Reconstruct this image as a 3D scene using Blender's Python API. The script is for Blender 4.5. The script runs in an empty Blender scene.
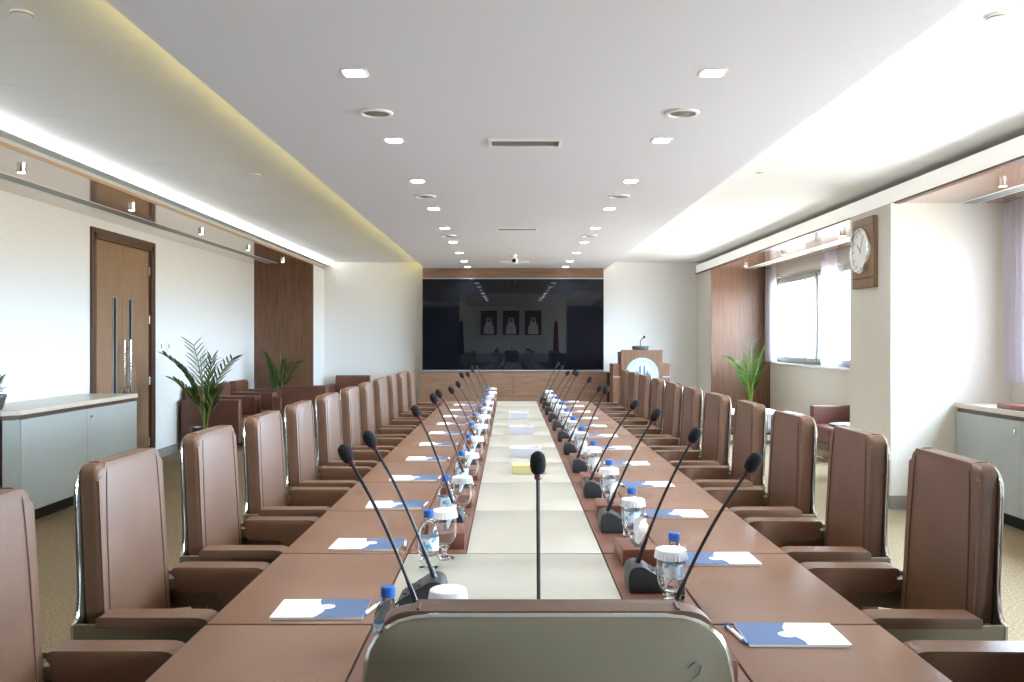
import bpy, bmesh, math, random
from mathutils import Vector, Matrix
random.seed(7)
PI = math.pi
S = bpy.context.scene
C = S.collection

# ------------------------------------------------------------------ materials
def new_mat(name):
    m = bpy.data.materials.new(name); m.use_nodes = True
    nt = m.node_tree
    return m, nt, nt.nodes, nt.links, nt.nodes['Principled BSDF']

def srgb(r, g, b):
    f = lambda c: (c/255/12.92) if c/255 <= .04045 else ((c/255+.055)/1.055)**2.4
    return (f(r), f(g), f(b), 1)

def plain(name, col, rough=.5, metal=0.0, spec=.5, emit=None, es=1.0, coat=0.0):
    m, nt, N, L, p = new_mat(name)
    p.inputs['Base Color'].default_value = col
    p.inputs['Roughness'].default_value = rough
    p.inputs['Metallic'].default_value = metal
    p.inputs['Specular IOR Level'].default_value = spec
    p.inputs['Coat Weight'].default_value = coat
    p.inputs['Coat Roughness'].default_value = .08
    if emit:
        p.inputs['Emission Color'].default_value = emit
        p.inputs['Emission Strength'].default_value = es
    return m

def textured(name, c1, c2, scale=(1, 1, 1), noise=8, detail=4, rough=.5, metal=0, spec=.5, bump=0.0, bnoise=None, coat=0, lo=.35, hi=.65, coat_r=.08):
    m, nt, N, L, p = new_mat(name)
    tc = N.new('ShaderNodeTexCoord'); mp = N.new('ShaderNodeMapping')
    mp.inputs['Scale'].default_value = scale
    L.new(tc.outputs['Object'], mp.inputs['Vector'])
    n = N.new('ShaderNodeTexNoise'); n.inputs['Scale'].default_value = noise; n.inputs['Detail'].default_value = detail
    L.new(mp.outputs['Vector'], n.inputs['Vector'])
    r = N.new('ShaderNodeValToRGB')
    r.color_ramp.elements[0].position = lo; r.color_ramp.elements[0].color = c1
    r.color_ramp.elements[1].position = hi; r.color_ramp.elements[1].color = c2
    L.new(n.outputs['Fac'], r.inputs['Fac']); L.new(r.outputs['Color'], p.inputs['Base Color'])
    p.inputs['Roughness'].default_value = rough; p.inputs['Metallic'].default_value = metal
    p.inputs['Specular IOR Level'].default_value = spec
    p.inputs['Coat Weight'].default_value = coat; p.inputs['Coat Roughness'].default_value = coat_r
    if bump:
        b = N.new('ShaderNodeBump'); b.inputs['Strength'].default_value = bump; b.inputs['Distance'].default_value = .004
        if bnoise:
            n2 = N.new('ShaderNodeTexNoise'); n2.inputs['Scale'].default_value = bnoise; n2.inputs['Detail'].default_value = 3
            L.new(mp.outputs['Vector'], n2.inputs['Vector']); L.new(n2.outputs['Fac'], b.inputs['Height'])
        else:
            L.new(n.outputs['Fac'], b.inputs['Height'])
        L.new(b.outputs['Normal'], p.inputs['Normal'])
    return m

def clear(name, tint=(1, 1, 1, 1), rough=.02, f0=.05, gain=1.0):
    """thin clear sheet: transparent with a Fresnel reflection"""
    m = bpy.data.materials.new(name); m.use_nodes = True
    nt = m.node_tree; N = nt.nodes; L = nt.links; N.clear()
    out = N.new('ShaderNodeOutputMaterial'); mx = N.new('ShaderNodeMixShader')
    t = N.new('ShaderNodeBsdfTransparent'); t.inputs['Color'].default_value = tint
    g = N.new('ShaderNodeBsdfGlossy'); g.inputs['Roughness'].default_value = rough
    lw = N.new('ShaderNodeLayerWeight'); lw.inputs['Blend'].default_value = .5
    pw = N.new('ShaderNodeMath'); pw.operation = 'POWER'; pw.inputs[1].default_value = 5
    ma = N.new('ShaderNodeMath'); ma.operation = 'MULTIPLY_ADD'; ma.inputs[1].default_value = gain*(1-f0); ma.inputs[2].default_value = f0*gain
    L.new(lw.outputs['Facing'], pw.inputs[0]); L.new(pw.outputs[0], ma.inputs[0])
    L.new(ma.outputs[0], mx.inputs['Fac']); L.new(t.outputs['BSDF'], mx.inputs[1]); L.new(g.outputs['BSDF'], mx.inputs[2])
    L.new(mx.outputs['Shader'], out.inputs['Surface'])
    return m

def sheer(name, col, alpha):
    m = bpy.data.materials.new(name); m.use_nodes = True
    nt = m.node_tree; N = nt.nodes; L = nt.links; N.clear()
    out = N.new('ShaderNodeOutputMaterial'); mx = N.new('ShaderNodeMixShader'); m2 = N.new('ShaderNodeMixShader')
    t = N.new('ShaderNodeBsdfTransparent'); d = N.new('ShaderNodeBsdfDiffuse'); tr = N.new('ShaderNodeBsdfTranslucent')
    d.inputs['Color'].default_value = col; tr.inputs['Color'].default_value = col
    m2.inputs['Fac'].default_value = .5; mx.inputs['Fac'].default_value = alpha
    L.new(d.outputs[0], m2.inputs[1]); L.new(tr.outputs[0], m2.inputs[2])
    L.new(t.outputs[0], mx.inputs[1]); L.new(m2.outputs[0], mx.inputs[2]); L.new(mx.outputs[0], out.inputs['Surface'])
    return m

M = {}
M['leather'] = textured('tan_leather', srgb(96, 66, 46), srgb(104, 73, 52), noise=6, rough=.42, spec=.6, bump=.25, bnoise=260)
M['leather_piping'] = plain('tan_leather_piping', srgb(88, 58, 42), .45)
M['pad'] = textured('desk_leather', srgb(116, 83, 62), srgb(122, 88, 66), noise=5, rough=.42, spec=.45, bump=.2, bnoise=300)
M['strip'] = textured('strip_leather', srgb(108, 73, 58), srgb(116, 79, 63), noise=5, rough=.42, spec=.45, bump=.2, bnoise=300)
M['emboss'] = plain('embossed_leather', srgb(118, 78, 58), .5)
M['seam'] = plain('seam_dark', srgb(62, 48, 38), .6)
M['cream'] = textured('cream_lacquer', srgb(170, 168, 156), srgb(176, 174, 162), scale=(1, 14, 1), noise=10, rough=.35, spec=.45)
M['box_leather'] = plain('box_leather', srgb(112, 68, 50), .38)
M['steel'] = textured('brushed_steel', srgb(142, 135, 117), srgb(147, 140, 122), scale=(.5, .5, 60), noise=20, rough=.42, metal=1.0)
M['chrome'] = plain('polished_chrome', srgb(225, 225, 222), .12, 1.0)
M['black'] = plain('black_plastic', srgb(24, 24, 26), .42)
M['foam'] = textured('black_foam', srgb(7, 7, 9), srgb(16, 16, 19), noise=200, rough=.95, bump=.6)
M['darkgrey'] = plain('charcoal_plastic', srgb(46, 48, 50), .45)
M['redring'] = plain('red_ring', srgb(96, 18, 28), .35)
M['disc'] = plain('emblem_disc', srgb(176, 184, 186), .5)
M['white'] = plain('matt_white', srgb(238, 238, 238), .6)
M['paper'] = plain('white_paper', srgb(244, 244, 244), .75)
M['blue'] = plain('blue_print', srgb(70, 98, 140), .5)
M['bluecap'] = plain('blue_cap', srgb(30, 92, 172), .35)
M['label'] = textured('bottle_label', srgb(120, 170, 205), srgb(232, 240, 242), noise=55, detail=1, rough=.4, lo=.42, hi=.52)
M['green_mark'] = plain('green_mark', srgb(60, 150, 100), .5)
def refract(name, col, ior):
    m, nt, N, L, p = new_mat(name)
    p.inputs['Base Color'].default_value = col; p.inputs['Roughness'].default_value = .01
    p.inputs['IOR'].default_value = ior; p.inputs['Transmission Weight'].default_value = 1.0
    return m
M['water'] = refract('water_filled_plastic', (.92, .97, 1, 1), 1.33)
M['glass'] = refract('clear_glass', (.98, .99, 1, 1), 1.45)
M['pane'] = clear('window_pane', (.96, .98, .98, 1), .01)
M['wall'] = textured('woven_wallpaper', srgb(218, 217, 214), srgb(226, 225, 223), scale=(1, 1, 1), noise=90, detail=6, rough=.8, spec=.2, bump=.25, bnoise=70)
M['wall_beige'] = textured('beige_wallpaper', srgb(212, 207, 196), srgb(220, 215, 205), noise=90, detail=6, rough=.8, spec=.2, bump=.25, bnoise=70)
M['ceil'] = plain('ceiling_paint', srgb(221, 224, 234), .85, spec=.15)
M['ceil_out'] = plain('outer_ceiling_paint', srgb(234, 235, 236), .75, spec=.2)
M['carpet'] = textured('carpet', srgb(110, 95, 75), srgb(160, 144, 119), noise=75, detail=5, rough=.97, spec=.05, bump=.5, bnoise=240, lo=.3, hi=.7)
M['wood_v'] = textured('walnut_vertical', srgb(96, 66, 48), srgb(116, 83, 62), scale=(9, 9, .5), noise=5, detail=6, rough=.42, spec=.4)
M['wood_h'] = textured('walnut_horizontal', srgb(108, 82, 64), srgb(130, 101, 81), scale=(.5, 9, 9), noise=5, detail=6, rough=.42, spec=.4)
M['wood_door'] = textured('oak_door', srgb(126, 98, 74), srgb(144, 114, 88), scale=(12, 12, .5), noise=5, detail=6, rough=.45, spec=.4)
M['wood_dark'] = plain('dark_wood', srgb(82, 54, 40), .4)
M['soffit'] = textured('gloss_veneer', srgb(138, 104, 84), srgb(152, 117, 95), scale=(8, .4, 8), noise=5, detail=5, rough=.2, spec=.8, coat=1.0, coat_r=.06)
M['oak_edge'] = plain('oak_edge', srgb(178, 140, 104), .4)
M['skirting'] = plain('skirting_metal', srgb(150, 146, 138), .4, .3)
M['cab'] = textured('silver_veneer', srgb(166, 172, 170), srgb(170, 176, 174), scale=(10, 10, .6), noise=6, rough=.4, spec=.5)
M['cab_top'] = textured('pale_veneer_top', srgb(200, 190, 174), srgb(210, 201, 186), scale=(8, .6, 8), noise=6, rough=.3, spec=.5)
M['burgundy'] = plain('burgundy_leather', srgb(112, 58, 54), .4)
M['lowseat'] = plain('low_chair_leather', srgb(104, 64, 56), .42)
M['sofa'] = textured('brown_sofa_leather', srgb(92, 54, 40), srgb(104, 64, 48), noise=6, rough=.42, bump=.2, bnoise=220)
M['tv'] = plain('tv_glass', (.004, .005, .008, 1), .03, spec=.32)
M['tv_center'] = plain('tv_center_glass', (.003, .003, .004, 1), .0, spec=.62)
M['leaf'] = textured('palm_leaf', srgb(34, 74, 30), srgb(84, 128, 52), noise=6, rough=.4, spec=.4)
M['leaf_light'] = textured('palm_leaf_light', srgb(62, 104, 40), srgb(104, 142, 62), noise=6, rough=.4, spec=.4)
M['stem'] = plain('palm_stem', srgb(120, 140, 60), .5)
M['soil'] = plain('soil', srgb(48, 36, 28), .95)
M['pot'] = plain('pot_ceramic', srgb(70, 66, 62), .35)
M['lamp'] = plain('lamp_face', (1, 1, 1, 1), .5, emit=(.98, .98, 1, 1), es=14)
M['spot_lamp'] = plain('spot_face', (1, 1, 1, 1), .5, emit=(1, .86, .65, 1), es=10)
M['led_line'] = plain('linear_light', (1, 1, 1, 1), .5, emit=(.95, .98, 1, 1), es=8)
M['lip_glow'] = plain('glowing_lip', srgb(238, 238, 232), .5, emit=(1, .99, .95, 1), es=.22)  # weak emission put in to brighten the window-side fascia lip
M['cove_yellow'] = plain('cove_led_warm', (1, 1, 1, 1), .5, emit=(1, .80, .16, 1), es=34)
M['cove_white'] = plain('cove_led_white', (1, 1, 1, 1), .5, emit=(.95, .97, 1, 1), es=12)
M['alu'] = plain('grey_aluminium', srgb(168, 170, 172), .4, .6)
M['winframe'] = plain('window_frame_paint', srgb(186, 190, 192), .4)
M['sheer'] = sheer('sheer_curtain', (.82, .79, .85, 1), .82)
M['blind'] = plain('blind_fabric', srgb(206, 202, 196), .8)
M['grille'] = plain('grille_grey', srgb(132, 136, 132), .5)
M['cloth_red'] = plain('flag_red', srgb(140, 30, 40), .7)
M['cloth_dark'] = plain('flag_dark', srgb(30, 40, 46), .7)
M['brass'] = plain('brass', srgb(190, 150, 80), .3, 1.0)
M['canvas'] = plain('portrait_ground', srgb(96, 52, 44), .6)
M['skin'] = plain('portrait_skin', srgb(150, 104, 78), .6)
M['teal'] = plain('emblem_teal', srgb(24, 84, 120), .5)
M['pale_teal'] = plain('emblem_pale_teal', srgb(104, 150, 158), .5)
M['yellow'] = plain('yellow_card', srgb(200, 192, 138), .6)
M['lilac'] = plain('pale_lilac_card', srgb(200, 202, 214), .6)
M['brown_print'] = plain('brown_print', srgb(150, 110, 88), .6)

# ------------------------------------------------------------------ mesh helpers
def bm_new(): return bmesh.new()

def add_box(bm, x0, x1, y0, y1, z0, z1, bev=0, seg=2, mat=None):
    r = bmesh.ops.create_cube(bm, size=1)
    vs = r['verts']
    for v in vs:
        v.co = Vector((x0+(v.co.x+.5)*(x1-x0), y0+(v.co.y+.5)*(y1-y0), z0+(v.co.z+.5)*(z1-z0)))
    if mat is not None:
        for v in vs: v.co = mat @ v.co
    if bev:
        es = list({e for v in vs for e in v.link_edges})
        bmesh.ops.bevel(bm, geom=es, offset=bev, segments=seg, profile=.5, affect='EDGES')
    return bm

def add_prism(bm, pts, a0, a1, axis='Y', bev=0, seg=2, bev_side='both'):
    """2D outline extruded along axis. axis Y: pts=(x,z); X: pts=(y,z); Z: pts=(x,y)"""
    def P(p, a):
        if axis == 'Y': return (p[0], a, p[1])
        if axis == 'X': return (a, p[0], p[1])
        return (p[0], p[1], a)
    v0 = [bm.verts.new(P(p, a0)) for p in pts]
    v1 = [bm.verts.new(P(p, a1)) for p in pts]
    n = len(pts)
    f0 = bm.faces.new(v0); f1 = bm.faces.new(list(reversed(v1)))
    for i in range(n):
        bm.faces.new((v0[i], v1[i], v1[(i+1) % n], v0[(i+1) % n]))
    if bev:
        es = []
        if bev_side in ('both', '0'): es += list(f0.edges)
        if bev_side in ('both', '1'): es += list(f1.edges)
        bmesh.ops.bevel(bm, geom=es, offset=bev, segments=seg, profile=.5, affect='EDGES', clamp_overlap=True)
    return bm

def add_lathe(bm, prof, n=24, loc=(0, 0, 0), cap0=True, cap1=True):
    rings = []
    for (r, z) in prof:
        rings.append([bm.verts.new((loc[0]+r*math.cos(2*PI*i/n), loc[1]+r*math.sin(2*PI*i/n), loc[2]+z)) for i in range(n)])
    for a, b in zip(rings, rings[1:]):
        for i in range(n):
            bm.faces.new((a[i], a[(i+1) % n], b[(i+1) % n], b[i]))
    if cap0: bm.faces.new(list(reversed(rings[0])))
    if cap1: bm.faces.new(rings[-1])
    return bm

def add_tube(bm, path, rad, n=8, closed=False, cap=True):
    P = [Vector(p) for p in path]; m = len(P)
    rads = rad if isinstance(rad, (list, tuple)) else [rad]*m
    rings = []; up = None
    for i in range(m):
        if closed: t = P[(i+1) % m]-P[i-1]
        else: t = P[min(i+1, m-1)]-P[max(i-1, 0)]
        t.normalize()
        if up is None:
            up = Vector((0, 0, 1)) if abs(t.z) < .9 else Vector((1, 0, 0))
        s = t.cross(up)
        if s.length < 1e-5: s = t.cross(Vector((1, .3, 0)))
        s.normalize(); up = s.cross(t).normalized()
        rings.append([bm.verts.new(P[i]+(s*math.cos(2*PI*k/n)+up*math.sin(2*PI*k/n))*rads[i]) for k in range(n)])
    prs = list(zip(rings, rings[1:]))
    if closed: prs.append((rings[-1], rings[0]))
    for a, b in prs:
        for k in range(n):
            bm.faces.new((a[k], a[(k+1) % n], b[(k+1) % n], b[k]))
    if cap and not closed:
        bm.faces.new(list(reversed(rings[0]))); bm.faces.new(rings[-1])
    return bm

def rpoly(pts, seg=6):
    """pts (x, y, r) -> outline with rounded corners"""
    out = []; n = len(pts)
    for i, p in enumerate(pts):
        r = p[2] if len(p) > 2 else 0
        c = Vector(p[:2])
        if r <= 0: out.append(tuple(c)); continue
        a = Vector(pts[i-1][:2]); b = Vector(pts[(i+1) % n][:2])
        da = (a-c); db = (b-c)
        ra = min(r, da.length*.499); rb = min(r, db.length*.499)
        p0 = c+da.normalized()*ra; p2 = c+db.normalized()*rb
        for k in range(seg+1):
            t = k/seg
            q = p0*(1-t)**2+c*2*t*(1-t)+p2*t*t
            out.append((q.x, q.y))
    return out

def disc_pts(r, n=24, cx=0, cy=0, sx=1): return [(cx+sx*r*math.cos(2*PI*i/n), cy+r*math.sin(2*PI*i/n)) for i in range(n)]

def obj(name, bm, mat, parent=None, loc=None, smooth=35):
    bmesh.ops.recalc_face_normals(bm, faces=bm.faces)
    me = bpy.data.meshes.new(name); bm.to_mesh(me); bm.free()
    if smooth:
        for p in me.polygons: p.use_smooth = True
        me.set_sharp_from_angle(angle=math.radians(smooth))
    me.materials.append(M[mat] if isinstance(mat, str) else mat)
    o = bpy.data.objects.new(name, me); C.objects.link(o)
    if parent: o.parent = parent
    if loc: o.location = loc
    return o

def tag(o, label, cat, group=None, kind=None):
    o['label'] = label; o['category'] = cat
    if group: o['group'] = group
    if kind: o['kind'] = kind
    return o

def thing(name, label, cat, loc=(0, 0, 0), rz=0, group=None):
    o = bpy.data.objects.new(name, None); C.objects.link(o)
    o.empty_display_size = .05
    o.location = loc; o.rotation_euler = (0, 0, rz)
    return tag(o, label, cat, group)

def struct(name, bm, mat, parent=None, smooth=35):
    o = obj(name, bm, mat, parent, smooth=smooth); o['kind'] = 'structure'; return o

KIDS = {}
def kids(o):
    return [c for c in C.objects if c.parent == o]
def dup(root, loc=None, rz=None, label=None, group=None):
    r = root.copy(); C.objects.link(r)
    if loc is not None: r.location = loc
    if rz is not None: r.rotation_euler = (0, 0, rz)
    if label: r['label'] = label
    if group: r['group'] = group
    if root not in KIDS:
        KIDS[root] = [(c, kids(c)) for c in kids(root)]
    for c, gs in KIDS[root]:
        d = c.copy(); C.objects.link(d); d.parent = r
        for g in gs:
            e = g.copy(); C.objects.link(e); e.parent = d
    return r

ORD = ['nearest', 'second', 'third', 'fourth', 'fifth', 'sixth', 'seventh', 'eighth', 'ninth', 'tenth', 'eleventh', 'farthest']
SIDE = {-1: 'door side', 1: 'window side'}

# ------------------------------------------------------------------ camera
F = 880.0
cam_d = bpy.data.cameras.new('camera'); cam = bpy.data.objects.new('camera', cam_d); C.objects.link(cam)
cam_d.sensor_width = 36; cam_d.lens = F*36/1024
cam.location = (0, 0, 1.5); cam.rotation_euler = (PI/2, 0, 0)
cam_d.shift_x = 2/1024; cam_d.shift_y = -1/1024
cam_d.clip_start = .05
S.camera = cam
S.view_settings.view_transform = 'Standard'; S.view_settings.look = 'None'
S.view_settings.gamma = 1; S.view_settings.use_curve_mapping = False
S.view_settings.exposure = 0.6

# ------------------------------------------------------------------ room constants
YF, YB = 16.2, -2.0
XL, XR = -4.45, 4.45
ZO = 2.93                      # outer ceiling
ZR = 2.80                      # raft underside
RL, RR = -1.55, 1.75           # raft edges
ZSL, ZSR = 2.81, 2.715         # soffits
YEL, YER = 15.3, 15.05         # alcove ends
# floor
struct('floor', add_box(bm_new(), -4.75, 4.75, YB-.2, YF+.3, -.1, 0), 'carpet', smooth=0)
# left wall with door opening
DY0, DY1, DZ = 9.37, 10.94, 2.655
bm = bm_new()
add_box(bm, -4.65, XL, YB-.2, DY0, 0, 3.2); add_box(bm, -4.65, XL, DY1, YF+.3, 0, 3.2); add_box(bm, -4.65, XL, DY0, DY1, DZ, 3.2)
struct('wall_left', bm, 'wall', smooth=0)
# far wall
struct('wall_far', add_box(bm_new(), -4.65, 4.65, YF, YF+.25, 0, 3.2), 'wall', smooth=0)
# alcove end blocks
wl = struct('wall_alcove_left', add_box(bm_new(), XL, -3.42, YEL+.03, YF, 0, ZSL), 'wall', smooth=0)
struct('trim_1', add_box(bm_new(), XL, -3.425, YEL, YEL+.03, 0, ZSL), 'wood_v', smooth=0)
struct('wall_alcove_right', add_box(bm_new(), 3.44, XR, YER+.03, YF, 0, ZSR), 'wall_beige', smooth=0)
struct('trim_2', add_box(bm_new(), 3.445, XR, YER, YER+.03, 0, ZSR), 'wood_v', smooth=0)
# right wall: bays with window openings
WINS = [(9.3, 14.72), (1.75, 7.45), (-1.7, .25)]
ZS, ZT = 1.13, 2.52
bm = bm_new()
add_box(bm, XR, 4.65, YB-.2, YF+.3, 0, ZS); add_box(bm, XR, 4.65, YB-.2, YF+.3, ZT, 3.2)
prev = YF+.3
for (a, b) in WINS:
    add_box(bm, XR, 4.65, b, prev, ZS, ZT); prev = a
add_box(bm, XR, 4.65, YB-.2, prev, ZS, ZT)
struct('wall_right', bm, 'wall_beige', smooth=0)
# pillars
PY0, PY1 = 7.81, 8.75
struct('pillar', add_box(bm_new(), 3.38, XR, PY0, PY1, 0, ZSR), 'wall_beige', smooth=0)
struct('pillar', add_box(bm_new(), 3.38, XR, .45, 1.35, 0, ZSR), 'wall_beige', smooth=0)
# back wall (behind the camera, seen in the screen)
struct('wall_back', add_box(bm_new(), -4.65, 4.65, YB-.25, YB, 0, 3.2), 'wall', smooth=0)
struct('trim_3', add_box(bm_new(), XL, -1.95, YB, YB+.03, 0, ZR), 'wood_dark', smooth=0)
struct('trim_4', add_box(bm_new(), 2.2, XR, YB, YB+.03, 0, ZR), 'wood_dark', smooth=0)
# skirtings
sk = bm_new(); add_box(sk, XL, XL+.012, YB, DY0-.09, 0, .12); add_box(sk, XL, XL+.012, DY1+.09, YEL, 0, .12); struct('baseboard_left', sk, 'skirting', smooth=0)
sk = bm_new(); add_box(sk, XR-.012, XR, PY1, YER, 0, .12); add_box(sk, XR-.012, XR, 1.35, PY0, 0, .12)
add_box(sk, 3.366, 3.38, PY0-.014, PY1, 0, .12); add_box(sk, 3.38, XR-.012, PY0-.014, PY0, 0, .12); struct('baseboard_right', sk, 'skirting', smooth=0)
sk = bm_new(); add_box(sk, -3.42, -1.7, YF-.012, YF, 0, .12); add_box(sk, 1.85, 3.44, YF-.012, YF, 0, .12); struct('baseboard_far', sk, 'skirting', smooth=0)

# ceilings
bm = bm_new(); add_box(bm, RL, RR, YB, YF, ZR, ZR+.035); struct('ceiling', bm, 'ceil', smooth=0)
def outer_ceiling(name, x0, x1):
    bm = bm_new(); y = 4.22-.71*9; g = .003
    while y < YF:
        a, b = max(y+g, YB), min(y+.71-g, YF)
        if b > a: add_box(bm, x0, x1, a, b, ZO, ZO+.02)
        y += .71
    add_box(bm, x0, x1, YB, YF, ZO+.005, ZO+.05)
    struct(name, bm, 'ceil_out', smooth=0)
outer_ceiling('ceiling_left', -3.328, RL+.55)
outer_ceiling('ceiling_right', RR-.55, 3.60)
struct('ceiling_slab', add_box(bm_new(), -4.65, 4.65, YB-.2, YF+.3, 3.14, 3.24), 'ceil_out', smooth=0)
# cove strips on the raft
def cove(name, x, sgn, mat, label):
    t = thing(name, label, 'cove light', (x, (YB+YF)/2, ZR+.035))
    h = (YF-YB)/2-.05
    obj('mounting_strip', add_box(bm_new(), -.03, .03, -h, h, 0, .012), 'alu', t, smooth=0)
    obj('light_strip', add_box(bm_new(), -.012, .012, -h, h, .012, .02), mat, t, smooth=0)
cove('cove_light', RL+.09, -1, 'cove_yellow', 'warm yellow light strip hidden along the ceiling edge on the door side')
cove('cove_light', RR-.09, 1, 'cove_white', 'white light strip hidden along the ceiling edge on the window side')
# left soffit
bm = bm_new(); add_box(bm, XL, -3.42, YB, YEL+.9, ZSL, ZSL+.02); struct('soffit_left', bm, 'soffit', smooth=0)
bm = bm_new(); add_box(bm, -3.42, -3.405, YB, YF, ZSL-.002, ZSL+.02); struct('trim_5', bm, 'oak_edge', smooth=0)
bm = bm_new(); add_box(bm, -3.42, -3.40, YB, YF, ZSL+.02, ZSL+.05); add_box(bm, -3.42, -3.30, YB, YF, ZSL+.05, ZSL+.06); add_box(bm, -3.45, -3.42, YB, YF, ZSL+.02, 3.14); struct('trim_6', bm, 'winframe', smooth=0)
t = thing('linear_light', 'long bright white linear light along the ceiling on the door side', 'light', (-3.35, (YB+YF)/2, ZSL+.06))
h = (YF-YB)/2-.06
obj('housing', add_box(bm_new(), -.045, -.02, -h, h, 0, .07), 'white', t, smooth=0)
obj('diffuser', add_box(bm_new(), -.02, .02, -h, h, 0, .058, .006, 2), 'led_line', t, smooth=0)
# right soffit + fascia lip, with a faint glow added to the lip
bm = bm_new(); add_box(bm, 3.46, XR, YB, YER+1.0, ZSR, ZSR+.02); struct('soffit_right', bm, 'soffit', smooth=0)
t = thing('linear_light', 'long pale lip along the ceiling on the window side, faint glow added', 'light', (3.43, (YB+YF)/2, ZSR+.012))  # fascia lip built like the door-side light; its glow is added
obj('housing', add_box(bm_new(), -.005, .03, -h, h, 0, .138), 'white', t, smooth=0)
obj('diffuser', add_box(bm_new(), -.02, -.005, -h, h, 0, .138, .004, 2), 'lip_glow', t, smooth=0)
bm = bm_new(); add_box(bm, 3.60, 3.63, YB, YF, ZSR+.02, 3.14); struct('trim_7', bm, 'white', smooth=0)
bm = bm_new(); add_box(bm, 3.41, 3.462, YB, YF, ZSR-.006, ZSR+.012); struct('trim_8', bm, 'wood_dark', smooth=0)
# slot diffusers in the soffits
def slot(x, z, label):
    t = thing('slot_diffuser', label, 'air vent', (x, 6.6, z))
    obj('flange', add_box(add_box(bm_new(), -.085, -.07, -8.4, 8.4, -.002, .004), .07, .085, -8.4, 8.4, -.002, .004), 'white', t, smooth=0)
    obj('grille', add_box(add_box(add_box(bm_new(), -.07, .07, -8.4, 8.4, -.0012, .004), -.03, -.018, -8.4, 8.4, -.0022, -.001), .018, .03, -8.4, 8.4, -.0022, -.001), 'grille', t, smooth=0)
slot(-4.05, ZSL, 'long grey slot air vent in the glossy soffit on the door side')
slot(4.08, ZSR, 'long pale slot air vent in the glossy soffit by the windows')

# ------------------------------------------------------------------ door
d = bpy.data.objects.new('door_1', None); C.objects.link(d); d['kind'] = 'structure'; d.location = (XL, 0, 0)
bm = bm_new()
add_box(bm, -.1, .02, DY0, DY0+.06, 0, DZ); add_box(bm, -.1, .02, DY1-.06, DY1, 0, DZ); add_box(bm, -.1, .02, DY0, DY1, DZ-.06, DZ)
add_box(bm, 0, .025, DY0-.05, DY0, 0, DZ+.05); add_box(bm, 0, .025, DY1, DY1+.05, 0, DZ+.05); add_box(bm, 0, .025, DY0, DY1, DZ, DZ+.05)
obj('door_frame', bm, 'wood_dark', d, smooth=0)
def leaf(y0, y1, vy, hinge):
    bm = bm_new(); zz = DZ-.065; a, b = .55, 1.97; w = .04
    add_box(bm, -.06, -.015, y0, vy-w, .01, zz); add_box(bm, -.06, -.015, vy+w, y1, .01, zz)
    add_box(bm, -.06, -.015, vy-w, vy+w, .01, a); add_box(bm, -.06, -.015, vy-w, vy+w, b, zz)
    lf = obj('door_leaf', bm, 'wood_door', d, smooth=0)
    obj('vision_panel', add_box(bm_new(), -.045, -.03, vy-w, vy+w, a, b), 'darkgrey', lf, smooth=0)
    bm = bm_new()
    for s in (-w, w): add_box(bm, -.016, -.008, vy+s-.008, vy+s+.008, a-.01, b+.01)
    obj('panel_bead', bm, 'alu', lf, smooth=0)
    bm = bm_new()
    for z in (.25, 1.0, 1.75, 2.35): add_tube(bm, [(-.008, hinge, z-.05), (-.008, hinge, z+.05)], .011)
    obj('hinge', bm, 'alu', lf)
    return lf
l1 = leaf(DY0+.064, 10.128, 9.93, DY0+.068); l2 = leaf(10.134, DY1-.064, 10.33, DY1-.068)
for lf, y in ((l1, 10.05), (l2, 10.215)):
    bm = bm_new(); add_tube(bm, [(.045, y, .85), (.045, y, 1.5)], .014, 10)
    for z in (.95, 1.4): add_tube(bm, [(-.016, y, z), (.045, y, z)], .009)
    obj('handle', bm, 'chrome', lf)
struct('wall_corridor', add_box(bm_new(), -4.75, -4.66, DY0-.3, DY1+.3, 0, 3), 'wall', smooth=0)

# ------------------------------------------------------------------ windows
def window(n, y0, y1, splits):
    w = bpy.data.objects.new('window_%d' % n, None); C.objects.link(w); w['kind'] = 'structure'; w.location = (4.52, 0, 0)
    bm = bm_new(); t = .05
    add_box(bm, -.03, .05, y0, y1, ZS, ZS+t); add_box(bm, -.03, .05, y0, y1, ZT-t, ZT)
    add_box(bm, -.03, .05, y0, y0+t, ZS, ZT); add_box(bm, -.03, .05, y1-t, y1, ZS, ZT)
    obj('window_frame', bm, 'winframe', w, smooth=0)
    ys = [y0+t]+[y0+(y1-y0)*s for s in splits]+[y1-t]
    for i, (a, b) in enumerate(zip(ys, ys[1:])):
        x = -.012 if i % 2 else .014
        bm = bm_new(); q = .055
        add_box(bm, x-.085, x+.018, a, a+q, ZS+t, ZT-t); add_box(bm, x-.085, x+.018, b-q, b, ZS+t, ZT-t)
        add_box(bm, x-.08, x+.018, a, b, ZS+t, ZS+t+q); add_box(bm, x-.08, x+.018, a, b, ZT-t-q, ZT-t)
        sash = obj('sash', bm, 'winframe', w, smooth=0)
        obj('pane', add_box(bm_new(), x-.003, x+.003, a+q, b-q, ZS+t+q, ZT-t-q), 'pane', sash, smooth=0)
        if i % 2 == 0:
            bm = bm_new(); add_tube(bm, [(x-.085, b-.03, ZS+.62), (x-.108, b-.03, ZS+.66), (x-.108, b-.03, ZS+.78)], .008); obj('handle', bm, 'alu', sash)
    obj('sill', add_box(bm_new(), -.12, -.03, y0-.05, y1+.05, ZS-.03, ZS, .006), 'white', w, smooth=0)
    obj('blind_box', add_box(bm_new(), -.105, -.07, y0-.1, y1+.1, ZT+.02, ZSR), 'blind', w, smooth=0)
window(1, *WINS[0], [.25, .45, .637, .72]); window(2, *WINS[1], [.2, .4, .6, .8]); window(3, *WINS[2], [.5])

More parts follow.
